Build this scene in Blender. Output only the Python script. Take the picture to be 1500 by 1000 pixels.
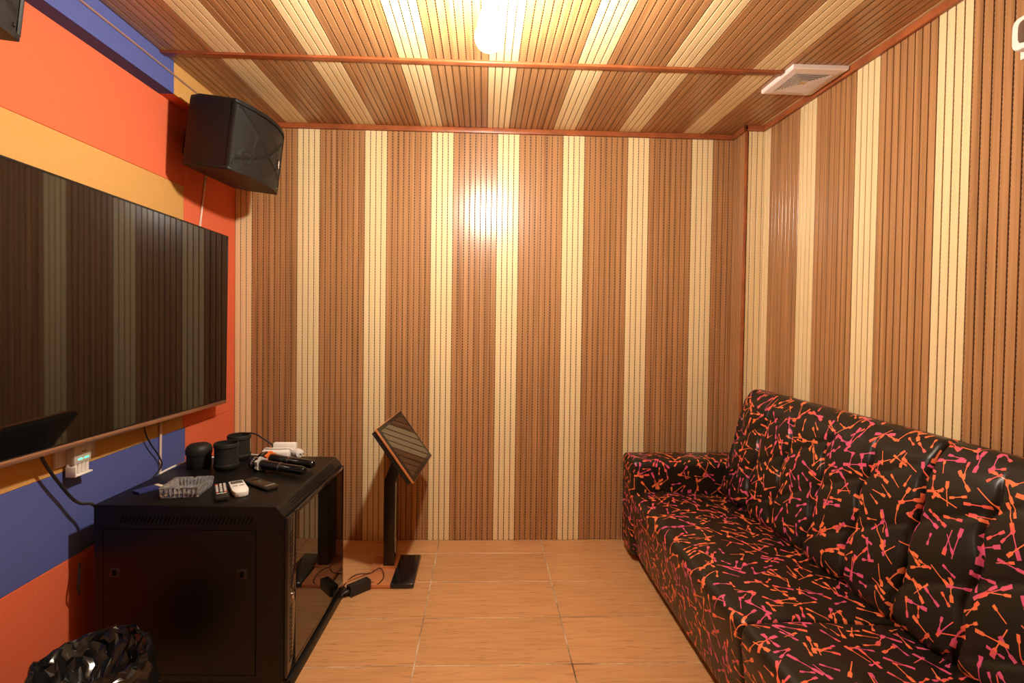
import bpy, bmesh, math, random
from mathutils import Vector, Matrix, noise

random.seed(7)
scene = bpy.context.scene
for o in list(bpy.data.objects):
    bpy.data.objects.remove(o)
C = scene.collection

# ------------------------------------------------------------------ camera, world, exposure
F_PX, CX, CY = 734.8039, 736.2005, 479.2679          # focal length and principal point of the 1500x1000 frame
YAW, PITCH, ROLL, CAM_H = 0.0375, -0.0193, 0.0136, 1.3162
_cy, _sy, _cp, _sp, _cr, _sr = (math.cos(YAW), math.sin(YAW), math.cos(PITCH), math.sin(PITCH),
                                math.cos(ROLL), math.sin(ROLL))
R0 = Vector((_cy, -_sy, 0))
FW = Vector((_sy * _cp, _cy * _cp, _sp))
U0 = Vector((-_sy * _sp, -_cy * _sp, _cp))
RIGHT = R0 * _cr + U0 * _sr
UP = U0 * _cr - R0 * _sr
EYE = Vector((0, 0, CAM_H))
cam = bpy.data.cameras.new('camera')
cam_o = bpy.data.objects.new('camera', cam)
C.objects.link(cam_o)
cam_o.matrix_world = Matrix(((RIGHT.x, UP.x, -FW.x, 0), (RIGHT.y, UP.y, -FW.y, 0),
                             (RIGHT.z, UP.z, -FW.z, CAM_H), (0, 0, 0, 1)))
cam.sensor_fit = 'HORIZONTAL'
cam.sensor_width = 36
cam.lens = 36 * F_PX / 1500
cam.shift_x = (750 - CX) / 1500
cam.shift_y = (CY - 500) / 1500
cam.clip_start = 0.02
scene.camera = cam_o

world = bpy.data.worlds.new('world')
scene.world = world
world.use_nodes = True
world.node_tree.nodes['Background'].inputs[0].default_value = (0.01, 0.009, 0.008, 1)
world.node_tree.nodes['Background'].inputs[1].default_value = 1.0

vs = scene.view_settings
vs.view_transform = 'Standard'
vs.look = 'None'
vs.exposure = 0.14
vs.gamma = 1.0
vs.use_curve_mapping = False
scene.cycles.use_denoising = True
scene.cycles.max_bounces = 10
scene.cycles.diffuse_bounces = 6
scene.cycles.transmission_bounces = 10
scene.cycles.caustics_refractive = False
scene.cycles.caustics_reflective = False
scene.cycles.sample_clamp_indirect = 6

BULB_STRENGTH = 1450.0
BULB_COLOR = (1.0, 0.90, 0.76)


def at(px, py, axis, val):
    """point where the line of sight through a pixel meets a plane of the room (axis = val)"""
    d = FW + RIGHT * ((px - CX) / F_PX) - UP * ((py - CY) / F_PX)
    t = (val - EYE[axis]) / d[axis]
    return EYE + d * t


# ------------------------------------------------------------------ room measures (metres)
XL, XR, YB, YN = -1.434, 1.573, 2.9466, -0.55
ZC = 2.415                    # underside of the ceiling boards
ZT = 2.385                    # lower edge of the cornice
PX0, PY0 = 1.470, 2.800       # corner pillar: left face and front face
PITCH_B = 0.128               # width of one grooved board
SLAT = 0.032


# ------------------------------------------------------------------ materials
def new_mat(name):
    m = bpy.data.materials.new(name)
    m.use_nodes = True
    nt = m.node_tree
    return m, nt, nt.nodes['Principled BSDF']


def N(nt, typ, **kw):
    n = nt.nodes.new(typ)
    for k, v in kw.items():
        if k == 'inp':
            for kk, vv in v.items():
                n.inputs[kk].default_value = vv
        else:
            setattr(n, k, v)
    return n


def L(nt, a, b):
    nt.links.new(a, b)


def math_node(nt, op, a, b=None, c=None):
    n = nt.nodes.new('ShaderNodeMath')
    n.operation = op
    for i, v in enumerate((a, b, c)):
        if v is None:
            continue
        if hasattr(v, 'links'):
            nt.links.new(v, n.inputs[i])
        else:
            n.inputs[i].default_value = v
    return n.outputs[0]


def ramp(nt, fac, stops):
    r = nt.nodes.new('ShaderNodeValToRGB')
    el = r.color_ramp.elements
    while len(el) < len(stops):
        el.new(0.5)
    for e, (p, c) in zip(el, stops):
        e.position = p
        e.color = (c[0], c[1], c[2], 1)
    nt.links.new(fac, r.inputs[0])
    return r.outputs[0]


def plain(name, col, rough=0.5, metal=0.0, spec=0.5, coat=0.0, var=0.0, vscale=20, bump=0.0, bscale=200, trans=0.0, ior=1.5):
    m, nt, b = new_mat(name)
    b.inputs['Base Color'].default_value = (*col, 1)
    b.inputs['Roughness'].default_value = rough
    b.inputs['Metallic'].default_value = metal
    b.inputs['Specular IOR Level'].default_value = spec
    b.inputs['Coat Weight'].default_value = coat
    b.inputs['Coat Roughness'].default_value = 0.05
    b.inputs['IOR'].default_value = ior
    if trans:
        b.inputs['Transmission Weight'].default_value = trans
    tc = N(nt, 'ShaderNodeTexCoord')
    if var:
        n = N(nt, 'ShaderNodeTexNoise', inp={'Scale': vscale, 'Detail': 4.0})
        L(nt, tc.outputs['Object'], n.inputs['Vector'])
        c = ramp(nt, n.outputs[0], [(0.3, [x * (1 - var) for x in col]), (0.7, [min(1, x * (1 + var)) for x in col])])
        L(nt, c, b.inputs['Base Color'])
    if bump:
        n = N(nt, 'ShaderNodeTexNoise', inp={'Scale': bscale, 'Detail': 3.0})
        L(nt, tc.outputs['Object'], n.inputs['Vector'])
        bp = N(nt, 'ShaderNodeBump', inp={'Strength': bump, 'Distance': 0.002})
        L(nt, n.outputs[0], bp.inputs['Height'])
        L(nt, bp.outputs[0], b.inputs['Normal'])
    return m


def emis(name, col, strength):
    m, nt, b = new_mat(name)
    b.inputs['Base Color'].default_value = (*col, 1)
    b.inputs['Emission Color'].default_value = (*col, 1)
    b.inputs['Emission Strength'].default_value = strength
    return m


def board_mat(name, dark, mid, light, rough, amount):
    """wood-grain laminate: streaks along the board's own length, each board its own piece of grain"""
    m, nt, b = new_mat(name)
    tc = N(nt, 'ShaderNodeTexCoord')
    oi = N(nt, 'ShaderNodeObjectInfo')
    off = N(nt, 'ShaderNodeVectorMath', operation='MULTIPLY', inp={1: (7.3, 3.1, 11.7)})
    L(nt, oi.outputs['Random'], off.inputs[0])
    ad = N(nt, 'ShaderNodeVectorMath', operation='ADD')
    L(nt, tc.outputs['Object'], ad.inputs[0])
    L(nt, off.outputs[0], ad.inputs[1])
    mp = N(nt, 'ShaderNodeMapping', inp={'Scale': (55, 8, 0.9)})
    L(nt, ad.outputs[0], mp.inputs[0])
    n1 = N(nt, 'ShaderNodeTexNoise', inp={'Scale': 1.0, 'Detail': 3.0, 'Roughness': 0.55})
    L(nt, mp.outputs[0], n1.inputs['Vector'])
    mp2 = N(nt, 'ShaderNodeMapping', inp={'Scale': (420, 30, 3.0)})
    L(nt, ad.outputs[0], mp2.inputs[0])
    n2 = N(nt, 'ShaderNodeTexNoise', inp={'Scale': 1.0, 'Detail': 2.0})
    L(nt, mp2.outputs[0], n2.inputs['Vector'])
    s = math_node(nt, 'MULTIPLY', n2.outputs[0], amount)
    s = math_node(nt, 'ADD', n1.outputs[0], s)
    s = math_node(nt, 'SUBTRACT', s, amount * 0.5)
    c = ramp(nt, s, [(0.28, dark), (0.5, mid), (0.72, light)])
    L(nt, c, b.inputs['Base Color'])
    b.inputs['Roughness'].default_value = rough
    b.inputs['Specular IOR Level'].default_value = 0.5
    return m


def groove_mat(name, floor_col):
    """bottom of a board's groove, punched with a row of sound slots"""
    m, nt, b = new_mat(name)
    tc = N(nt, 'ShaderNodeTexCoord')
    sx = N(nt, 'ShaderNodeSeparateXYZ')
    L(nt, tc.outputs['Object'], sx.inputs[0])
    f = math_node(nt, 'FRACT', math_node(nt, 'MULTIPLY', sx.outputs[2], 1 / 0.016))
    mask = math_node(nt, 'LESS_THAN', f, 0.62)
    mx = N(nt, 'ShaderNodeMix', data_type='RGBA')
    L(nt, mask, mx.inputs['Factor'])
    mx.inputs[6].default_value = (*floor_col, 1)
    mx.inputs[7].default_value = (0.004, 0.003, 0.002, 1)
    L(nt, mx.outputs[2], b.inputs['Base Color'])
    b.inputs['Roughness'].default_value = 0.6
    return m


def tile_mat():
    m, nt, b = new_mat('wood_look_tile')
    tc = N(nt, 'ShaderNodeTexCoord')
    oi = N(nt, 'ShaderNodeObjectInfo')
    mp = N(nt, 'ShaderNodeMapping', inp={'Scale': (3.0, 55, 1)})
    L(nt, tc.outputs['Object'], mp.inputs[0])
    n1 = N(nt, 'ShaderNodeTexNoise', inp={'Scale': 1.0, 'Detail': 5.0, 'Roughness': 0.65, 'Distortion': 0.3})
    L(nt, mp.outputs[0], n1.inputs['Vector'])
    mp2 = N(nt, 'ShaderNodeMapping', inp={'Scale': (9.0, 130, 1), 'Location': (3.3, 1.7, 0)})
    L(nt, tc.outputs['Object'], mp2.inputs[0])
    n2 = N(nt, 'ShaderNodeTexNoise', inp={'Scale': 1.0, 'Detail': 2.0})
    L(nt, mp2.outputs[0], n2.inputs['Vector'])
    c = ramp(nt, n1.outputs[0], [(0.3, (0.47, 0.225, 0.088)), (0.5, (0.56, 0.28, 0.112)), (0.7, (0.60, 0.31, 0.13))])
    knot = ramp(nt, n2.outputs[0], [(0.60, (0, 0, 0)), (0.74, (1, 1, 1))])
    mx = N(nt, 'ShaderNodeMix', data_type='RGBA')
    k2 = math_node(nt, 'MULTIPLY', knot, 0.75)
    L(nt, k2, mx.inputs['Factor'])
    L(nt, c, mx.inputs[6])
    mx.inputs[7].default_value = (0.17, 0.055, 0.02, 1)
    hv = N(nt, 'ShaderNodeHueSaturation')
    v = math_node(nt, 'ADD', math_node(nt, 'MULTIPLY', oi.outputs['Random'], 0.08), 0.96)
    L(nt, v, hv.inputs['Value'])
    L(nt, mx.outputs[2], hv.inputs['Color'])
    L(nt, hv.outputs[0], b.inputs['Base Color'])
    b.inputs['Roughness'].default_value = 0.42
    return m


def grout_mat():
    m, nt, b = new_mat('tile_grout')
    tc = N(nt, 'ShaderNodeTexCoord')
    n = N(nt, 'ShaderNodeTexNoise', inp={'Scale': 3.5, 'Detail': 6.0, 'Roughness': 0.7})
    L(nt, tc.outputs['Object'], n.inputs['Vector'])
    c = ramp(nt, n.outputs[0], [(0.38, (0.10, 0.055, 0.025)), (0.5, (0.45, 0.33, 0.2)), (0.62, (0.75, 0.62, 0.45))])
    L(nt, c, b.inputs['Base Color'])
    b.inputs['Roughness'].default_value = 0.85
    return m


def felt_mat(name, col):
    m, nt, b = new_mat(name)
    tc = N(nt, 'ShaderNodeTexCoord')
    n1 = N(nt, 'ShaderNodeTexNoise', inp={'Scale': 120, 'Detail': 6.0, 'Roughness': 0.7})
    L(nt, tc.outputs['Object'], n1.inputs['Vector'])
    c = ramp(nt, n1.outputs[0], [(0.3, [x * 0.93 for x in col]), (0.7, [min(1, x * 1.07) for x in col])])
    L(nt, c, b.inputs['Base Color'])
    b.inputs['Roughness'].default_value = 0.95
    b.inputs['Specular IOR Level'].default_value = 0.1
    n2 = N(nt, 'ShaderNodeTexNoise', inp={'Scale': 420, 'Detail': 2.0})
    L(nt, tc.outputs['Object'], n2.inputs['Vector'])
    bp = N(nt, 'ShaderNodeBump', inp={'Strength': 0.35, 'Distance': 0.0015})
    L(nt, n2.outputs[0], bp.inputs['Height'])
    L(nt, bp.outputs[0], b.inputs['Normal'])
    return m


def stick_leather():
    """black leatherette printed with overlapping orange and pink paddle-ended sticks (UV in metres)"""
    m, nt, b = new_mat('stick_print_leather')
    uv = N(nt, 'ShaderNodeUVMap')
    big = N(nt, 'ShaderNodeTexNoise', noise_dimensions='2D', inp={'Scale': 6.0, 'Detail': 1.0})
    L(nt, uv.outputs[0], big.inputs['Vector'])
    col_prev = None
    # (cells per metre, offset, turn, half length, handle half width, paddle half width, share of cells used, hue shift)
    layers = [(8.6, (0.0, 0.0), 0.35, 0.43, 0.013, 0.050, 0.85, 0.0), (9.2, (5.37, 2.11), 1.25, 0.43, 0.013, 0.050, 0.85, 0.25),
              (10.2, (1.73, 8.42), 2.05, 0.43, 0.015, 0.050, 0.85, -0.2), (12.0, (9.1, 4.4), 0.80, 0.43, 0.016, 0.050, 0.8, 0.1),
              (14.0, (3.9, 14.6), 1.70, 0.42, 0.018, 0.052, 0.75, -0.05)]
    for sc_, of, turn, hl, w0, w1, share, hue in layers:
        mp = N(nt, 'ShaderNodeMapping', inp={'Scale': (sc_, sc_, sc_), 'Location': (of[0], of[1], 0), 'Rotation': (0, 0, turn)})
        L(nt, uv.outputs[0], mp.inputs[0])
        fl = N(nt, 'ShaderNodeVectorMath', operation='FLOOR')
        L(nt, mp.outputs[0], fl.inputs[0])
        wn = N(nt, 'ShaderNodeTexWhiteNoise', noise_dimensions='2D')
        L(nt, fl.outputs[0], wn.inputs['Vector'])
        jit = N(nt, 'ShaderNodeVectorMath', operation='MULTIPLY_ADD', inp={1: (0.14, 0.14, 0), 2: (0.43, 0.43, 0)})
        L(nt, wn.outputs['Color'], jit.inputs[0])
        fr = N(nt, 'ShaderNodeVectorMath', operation='SUBTRACT')
        L(nt, mp.outputs[0], fr.inputs[0])
        L(nt, fl.outputs[0], fr.inputs[1])
        df = N(nt, 'ShaderNodeVectorMath', operation='SUBTRACT')
        L(nt, fr.outputs[0], df.inputs[0])
        L(nt, jit.outputs[0], df.inputs[1])
        sp = N(nt, 'ShaderNodeSeparateColor')
        L(nt, wn.outputs['Color'], sp.inputs[0])
        ang = math_node(nt, 'MULTIPLY', math_node(nt, 'FRACT', math_node(nt, 'MULTIPLY', wn.outputs['Value'], 3.7)), 6.2832)
        ro = N(nt, 'ShaderNodeVectorRotate', rotation_type='Z_AXIS')
        L(nt, df.outputs[0], ro.inputs['Vector'])
        L(nt, ang, ro.inputs['Angle'])
        s = N(nt, 'ShaderNodeSeparateXYZ')
        L(nt, ro.outputs[0], s.inputs[0])
        ax = math_node(nt, 'ABSOLUTE', s.outputs[0])
        ay = math_node(nt, 'ABSOLUTE', s.outputs[1])
        both = math_node(nt, 'GREATER_THAN', sp.outputs[2], 0.42)          # both ends paddled, or one only
        one = math_node(nt, 'SUBTRACT', 1.0, both)
        xx = math_node(nt, 'ADD', math_node(nt, 'MULTIPLY', ax, both), math_node(nt, 'MULTIPLY', s.outputs[0], one))
        hl_n = math_node(nt, 'ADD', hl * 0.58, math_node(nt, 'MULTIPLY', sp.outputs[1], hl * 0.42))
        q = math_node(nt, 'DIVIDE', xx, hl_n)
        mr = N(nt, 'ShaderNodeMapRange', interpolation_type='SMOOTHSTEP', inp={1: 0.30, 2: 0.52, 3: w0, 4: w1})
        L(nt, q, mr.inputs[0])
        inx = math_node(nt, 'LESS_THAN', ax, hl_n)
        iny = math_node(nt, 'LESS_THAN', ay, mr.outputs[0])
        use = math_node(nt, 'LESS_THAN', math_node(nt, 'FRACT', math_node(nt, 'MULTIPLY', sp.outputs[1], 7.13)), share)
        mask = math_node(nt, 'MULTIPLY', math_node(nt, 'MULTIPLY', inx, iny), use)
        h = math_node(nt, 'ADD', math_node(nt, 'MULTIPLY', sp.outputs[2], 0.35), big.outputs[0])
        h = math_node(nt, 'ADD', h, hue * 0.35 - 0.17)
        col = ramp(nt, h, [(0.48, (0.88, 0.19, 0.065)), (0.57, (0.86, 0.12, 0.065)), (0.65, (0.68, 0.09, 0.19))])
        mx = N(nt, 'ShaderNodeMix', data_type='RGBA')
        L(nt, mask, mx.inputs['Factor'])
        if col_prev is None:
            mx.inputs[6].default_value = (0.012, 0.0095, 0.006, 1)
        else:
            L(nt, col_prev, mx.inputs[6])
        L(nt, col, mx.inputs[7])
        col_prev = mx.outputs[2]
    L(nt, col_prev, b.inputs['Base Color'])
    b.inputs['Roughness'].default_value = 0.36
    b.inputs['Specular IOR Level'].default_value = 0.42
    vb = N(nt, 'ShaderNodeTexVoronoi', inp={'Scale': 700.0})
    L(nt, uv.outputs[0], vb.inputs['Vector'])
    bp = N(nt, 'ShaderNodeBump', inp={'Strength': 0.15, 'Distance': 0.0006})
    L(nt, vb.outputs['Distance'], bp.inputs['Height'])
    L(nt, bp.outputs[0], b.inputs['Normal'])
    return m


M = {}
M['cream'] = board_mat('cream_board', (0.73, 0.56, 0.30), (0.78, 0.605, 0.335), (0.82, 0.645, 0.365), 0.27, 0.10)
M['brown'] = board_mat('brown_board', (0.27, 0.130, 0.052), (0.395, 0.196, 0.080), (0.475, 0.248, 0.106), 0.27, 0.34)
M['groove_cream'] = groove_mat('cream_groove', (0.50, 0.31, 0.14))
M['groove_brown'] = groove_mat('brown_groove', (0.36, 0.17, 0.068))
M['backing'] = plain('wall_backing', (0.12, 0.06, 0.03), 0.9)
M['trim'] = plain('red_wood_trim', (0.33, 0.092, 0.03), 0.35, var=0.25, vscale=12)
M['tile'] = tile_mat()
M['grout'] = grout_mat()
M['orange'] = felt_mat('orange_felt', (0.70, 0.142, 0.062))
M['yellow'] = felt_mat('yellow_felt', (0.57, 0.305, 0.092))
M['blue'] = felt_mat('blue_felt', (0.085, 0.105, 0.31))
M['sofa'] = stick_leather()
M['sofa_black'] = plain('sofa_base_black', (0.012, 0.01, 0.008), 0.6)
M['black_metal'] = plain('black_powder_coat', (0.005, 0.0042, 0.0035), 0.40, spec=0.28, bump=0.05, bscale=900)
M['black_gap'] = plain('black_gap', (0.003, 0.003, 0.003), 0.8, spec=0.1)
M['dark_glass'] = plain('dark_glass', (0.004, 0.004, 0.003), 0.02, spec=1.0)
M['screen'] = plain('tv_screen_glass', (0.004, 0.004, 0.004), 0.035, spec=0.75)
M['kiosk_glass'] = plain('kiosk_screen_glass', (0.004, 0.004, 0.004), 0.03, spec=1.0, ior=1.8)
M['border_black'] = plain('display_border_black', (0.006, 0.006, 0.006), 0.22, spec=0.22)
M['bezel'] = plain('tv_bezel', (0.01, 0.01, 0.01), 0.25)
M['rose_metal'] = plain('rose_metal', (0.65, 0.42, 0.30), 0.3, metal=0.9)
M['copper'] = plain('copper_finish', (0.68, 0.26, 0.10), 0.30, metal=0.35)
M['black_gloss'] = plain('black_gloss', (0.008, 0.008, 0.008), 0.12, coat=0.3)
M['black_plastic'] = plain('black_plastic', (0.014, 0.013, 0.012), 0.38)
M['black_matte'] = plain('black_matte', (0.013, 0.012, 0.0105), 0.55, spec=0.35)
M['cable_black'] = plain('black_cable', (0.012, 0.011, 0.01), 0.45)
M['cable_white'] = plain('white_cable', (0.75, 0.70, 0.62), 0.4)
M['wire_brown'] = plain('brown_wire', (0.30, 0.17, 0.14), 0.35)
M['clear_cable'] = plain('clear_speaker_cable', (0.78, 0.58, 0.48), 0.25)
M['white_plastic'] = plain('white_plastic', (0.80, 0.76, 0.70), 0.35)
M['grey_plastic'] = plain('grey_plastic', (0.55, 0.50, 0.44), 0.4)
M['vent_white'] = plain('vent_plastic', (0.80, 0.72, 0.68), 0.3)
M['gold'] = plain('gold_badge', (0.75, 0.5, 0.15), 0.3, metal=0.8)
M['silver'] = plain('silver_metal', (0.75, 0.72, 0.68), 0.2, metal=1.0)
M['speaker_vinyl'] = plain('speaker_vinyl', (0.008, 0.007, 0.006), 0.5, spec=0.28, bump=0.3, bscale=600)
M['grille'] = plain('speaker_grille', (0.012, 0.0105, 0.009), 0.45, spec=0.2, bump=0.8, bscale=500)
M['badge'] = plain('speaker_badge', (0.85, 0.72, 0.62), 0.3)
M['bag'] = plain('black_bin_liner', (0.008, 0.008, 0.008), 0.18, spec=0.6)
M['glass'] = plain('clear_glass', (1, 1, 1), 0.02, trans=0.84, ior=1.62)
M['ring_grey'] = plain('grey_rubber', (0.48, 0.45, 0.42), 0.5)
M['ring_orange'] = plain('orange_rubber', (0.85, 0.17, 0.03), 0.5)
M['lcd'] = plain('lcd_window', (0.10, 0.09, 0.075), 0.2)
M['dark_brown'] = plain('dark_brown_plastic', (0.03, 0.02, 0.012), 0.3)
M['packet_blue'] = plain('blue_packet', (0.03, 0.035, 0.16), 0.4)
M['packet_white'] = plain('pale_card', (0.75, 0.62, 0.45), 0.5)
M['led_green'] = emis('green_led', (0.05, 1.0, 0.42), 2.6)
M['bulb_neck'] = emis('lamp_bulb_neck', BULB_COLOR, 40.0)
M['bulb'] = emis('lamp_bulb', BULB_COLOR, BULB_STRENGTH)
M['btn_white'] = plain('white_key', (0.7, 0.66, 0.6), 0.5)
M['btn_red'] = plain('red_key', (0.7, 0.08, 0.04), 0.5)
M['btn_green'] = plain('green_key', (0.05, 0.45, 0.15), 0.5)
M['socket'] = plain('lamp_socket', (0.78, 0.66, 0.42), 0.4)


# ------------------------------------------------------------------ mesh builders
class MB:
    def __init__(self):
        self.bm = bmesh.new()

    def _tag(self, faces, mat):
        for f in faces:
            f.material_index = mat

    def box(self, x0, x1, y0, y1, z0, z1, bev=0.0, mat=0, seg=2):
        r = bmesh.ops.create_cube(self.bm, size=1.0)
        vs_ = r['verts']
        for v in vs_:
            v.co = Vector((x0 + (v.co.x + .5) * (x1 - x0), y0 + (v.co.y + .5) * (y1 - y0), z0 + (v.co.z + .5) * (z1 - z0)))
        fs = {f for v in vs_ for f in v.link_faces}
        self._tag(fs, mat)
        if bev:
            es = {e for v in vs_ for e in v.link_edges}
            bmesh.ops.bevel(self.bm, geom=list(es), offset=bev, segments=seg, affect='EDGES', profile=0.5, material=-1)
        return self

    def obox(self, c, ux, uy, uz, sx, sy, sz, bev=0.0, mat=0, seg=2):
        """box on its own axes, centre c"""
        mtx = Matrix(((ux[0], uy[0], uz[0], c[0]), (ux[1], uy[1], uz[1], c[1]), (ux[2], uy[2], uz[2], c[2]), (0, 0, 0, 1)))
        n0 = len(self.bm.verts)
        self.box(-sx / 2, sx / 2, -sy / 2, sy / 2, -sz / 2, sz / 2, bev, mat, seg)
        self.bm.verts.ensure_lookup_table()
        for v in self.bm.verts[n0:]:
            v.co = mtx @ v.co
        return self

    def prism(self, poly, axis, lo, hi, mat=0, bev=0.0):
        """2D polygon pushed along an axis; poly holds the other two coordinates in cyclic x,y,z order"""
        def P(p, t):
            return {0: (t, p[0], p[1]), 1: (p[1], t, p[0]), 2: (p[0], p[1], t)}[axis]
        a = [self.bm.verts.new(P(p, lo)) for p in poly]
        b = [self.bm.verts.new(P(p, hi)) for p in poly]
        n = len(poly)
        fs = [self.bm.faces.new(a[::-1]), self.bm.faces.new(b)]
        for i in range(n):
            fs.append(self.bm.faces.new((a[i], a[(i + 1) % n], b[(i + 1) % n], b[i])))
        self._tag(fs, mat)
        if bev:
            es = {e for f in fs for e in f.edges}
            bmesh.ops.bevel(self.bm, geom=list(es), offset=bev, segments=2, affect='EDGES', profile=0.5, material=-1)
        return self

    def lathe(self, prof, base=(0, 0, 0), axis=(0, 0, 1), n=28, mat=0):
        """profile of (radius, height) turned about an axis through base"""
        ax = Vector(axis).normalized()
        u = ax.orthogonal().normalized()
        w = ax.cross(u)
        base = Vector(base)
        rings = []
        for r, h in prof:
            if r < 1e-6:
                rings.append([self.bm.verts.new(base + ax * h)])
            else:
                rings.append([self.bm.verts.new(base + ax * h + (u * math.cos(t) + w * math.sin(t)) * r)
                              for t in (2 * math.pi * i / n for i in range(n))])
        fs = []
        for a, b in zip(rings, rings[1:]):
            for i in range(n):
                j = (i + 1) % n
                if len(a) == 1 and len(b) == 1:
                    continue
                if len(a) == 1:
                    fs.append(self.bm.faces.new((a[0], b[j], b[i])))
                elif len(b) == 1:
                    fs.append(self.bm.faces.new((a[i], a[j], b[0])))
                else:
                    fs.append(self.bm.faces.new((a[i], a[j], b[j], b[i])))
        for ring, flip in ((rings[0], True), (rings[-1], False)):
            if len(ring) > 1:
                fs.append(self.bm.faces.new(ring[::-1] if flip else ring))
        self._tag(fs, mat)
        return self

    def tube(self, pts, r, n=8, mat=0, smooth=4):
        """round cord through points (Catmull-Rom)"""
        pts = [Vector(p) for p in pts]
        if smooth > 1 and len(pts) > 2:
            q = [pts[0] * 2 - pts[1]] + pts + [pts[-1] * 2 - pts[-2]]
            out = []
            for i in range(1, len(q) - 2):
                for k in range(smooth):
                    t = k / smooth
                    p0, p1, p2, p3 = q[i - 1:i + 3]
                    out.append(0.5 * ((2 * p1) + (p2 - p0) * t + (2 * p0 - 5 * p1 + 4 * p2 - p3) * t * t
                                      + (-p0 + 3 * p1 - 3 * p2 + p3) * t ** 3))
            out.append(pts[-1])
            pts = out
        rings = []
        prev = None
        for i, p in enumerate(pts):
            t = (pts[min(i + 1, len(pts) - 1)] - pts[max(i - 1, 0)]).normalized()
            u = t.orthogonal().normalized() if prev is None else (prev - t * prev.dot(t)).normalized()
            prev = u
            w = t.cross(u)
            rings.append([self.bm.verts.new(p + (u * math.cos(a) + w * math.sin(a)) * r)
                          for a in (2 * math.pi * k / n for k in range(n))])
        fs = [self.bm.faces.new(rings[0][::-1]), self.bm.faces.new(rings[-1])]
        for a, b in zip(rings, rings[1:]):
            for i in range(n):
                fs.append(self.bm.faces.new((a[i], a[(i + 1) % n], b[(i + 1) % n], b[i])))
        self._tag(fs, mat)
        return self

    def xform(self, mtx):
        bmesh.ops.transform(self.bm, matrix=mtx, verts=self.bm.verts)
        return self

    def build(self, name, mats, parent=None, smooth=True, angle=35, origin=None):
        mats = mats if isinstance(mats, (list, tuple)) else [mats]
        bmesh.ops.recalc_face_normals(self.bm, faces=self.bm.faces)
        off = Vector((0, 0, 0))
        if origin is not None:
            off = Vector(origin)
        elif parent is not None and 'base' in parent:
            off = Vector(parent['base'])
        if off.length:
            bmesh.ops.translate(self.bm, verts=self.bm.verts, vec=-off)
        me = bpy.data.meshes.new(name)
        self.bm.to_mesh(me)
        self.bm.free()
        for k in mats:
            me.materials.append(M[k])
        if smooth:
            me.shade_smooth()
            try:
                me.set_sharp_from_angle(angle=math.radians(angle))
            except Exception:
                pass
        o = bpy.data.objects.new(name, me)
        C.objects.link(o)
        if parent is not None:
            o.parent = parent
            if 'base' in parent:
                BASES[o] = parent
        elif origin is not None:
            o.location = off
        return o


BASES = {}


class Thing:
    pass


def tag(o, label, cat, group=None):
    o['label'] = label
    o['category'] = cat
    if group:
        o['group'] = group
    return o


ROOTS = []


def thing(name, label, cat, loc=(0, 0, 0), group=None, rot=None):
    """an Empty at the thing's base; its parts are modelled in room coordinates (or in local ones when rot is given)"""
    o = bpy.data.objects.new(name, None)
    o.empty_display_size = 0.05
    C.objects.link(o)
    o.location = loc
    if rot is not None:
        o.rotation_euler = rot
        o['base'] = (0.0, 0.0, 0.0)
    else:
        o['base'] = tuple(float(v) for v in loc)
    ROOTS.append(o)
    return tag(o, label, cat, group)


def sub(mb, name, mats, part, **kw):
    """a sub-part: same coordinates as its part"""
    root = part
    while root.parent is not None:
        root = root.parent
    off = Vector(root['base']) if 'base' in root else Vector((0, 0, 0))
    bmesh.ops.translate(mb.bm, verts=mb.bm.verts, vec=-off)
    o = mb.build(name, mats, None, **kw)
    o.parent = part
    return o


def structure(o):
    o['kind'] = 'structure'
    return o


# ------------------------------------------------------------------ grooved boards
_board_cache = {}


def board_mesh(colour, length, s0, s1):
    """board cut to the span s0..s1 (metres across, 0..0.128): local x across, y thickness (front y=0), z length"""
    key = (colour, round(length, 4), round(s0, 4), round(s1, 4))
    if key in _board_cache:
        return _board_cache[key]
    g, d, ch, th = 0.0024, 0.0042, 0.0008, 0.0125
    prof = [(0.0, d)]
    for i in range(4):
        a, b = i * SLAT + g, (i + 1) * SLAT - g
        prof += [(a, d), (a, ch), (a + ch, 0.0), (b - ch, 0.0), (b, ch), (b, d)]
    prof.append((4 * SLAT, d))

    def cut(pr):
        out = []
        for (xa, ya), (xb, yb) in zip(pr, pr[1:]):
            lo, hi = max(xa, s0), min(xb, s1)
            if xb - xa < 1e-9:
                if s0 < xa < s1:
                    out += [(xa, ya), (xb, yb)]
            elif hi > lo:
                f = lambda x: ya + (yb - ya) * (x - xa) / (xb - xa)
                out += [(lo, f(lo)), (hi, f(hi))]
        q = []
        for p in out:
            if not q or abs(p[0] - q[-1][0]) + abs(p[1] - q[-1][1]) > 1e-7:
                q.append(p)
        return q
    pr = cut(prof)
    pr = [(pr[0][0], th)] + pr + [(pr[-1][0], th)]
    n = len(pr)
    verts = [(x, y, 0.0) for x, y in pr] + [(x, y, length) for x, y in pr]
    faces, mi = [], []
    for i in range(n):
        j = (i + 1) % n
        faces.append((i, j, j + n, i + n))
        mi.append(1 if abs(pr[i][1] - d) < 1e-6 and abs(pr[j][1] - d) < 1e-6 else 0)
    faces += [tuple(range(n))[::-1], tuple(range(n, 2 * n))]
    mi += [0, 0]
    me = bpy.data.meshes.new('board')
    me.from_pydata(verts, [], faces)
    for f, k in zip(me.polygons, mi):
        f.material_index = k
    me.materials.append(M[colour])
    me.materials.append(M['groove_' + colour])
    bm = bmesh.new()
    bm.from_mesh(me)
    bmesh.ops.recalc_face_normals(bm, faces=bm.faces)
    bm.to_mesh(me)
    bm.free()
    _board_cache[key] = me
    return me


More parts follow.
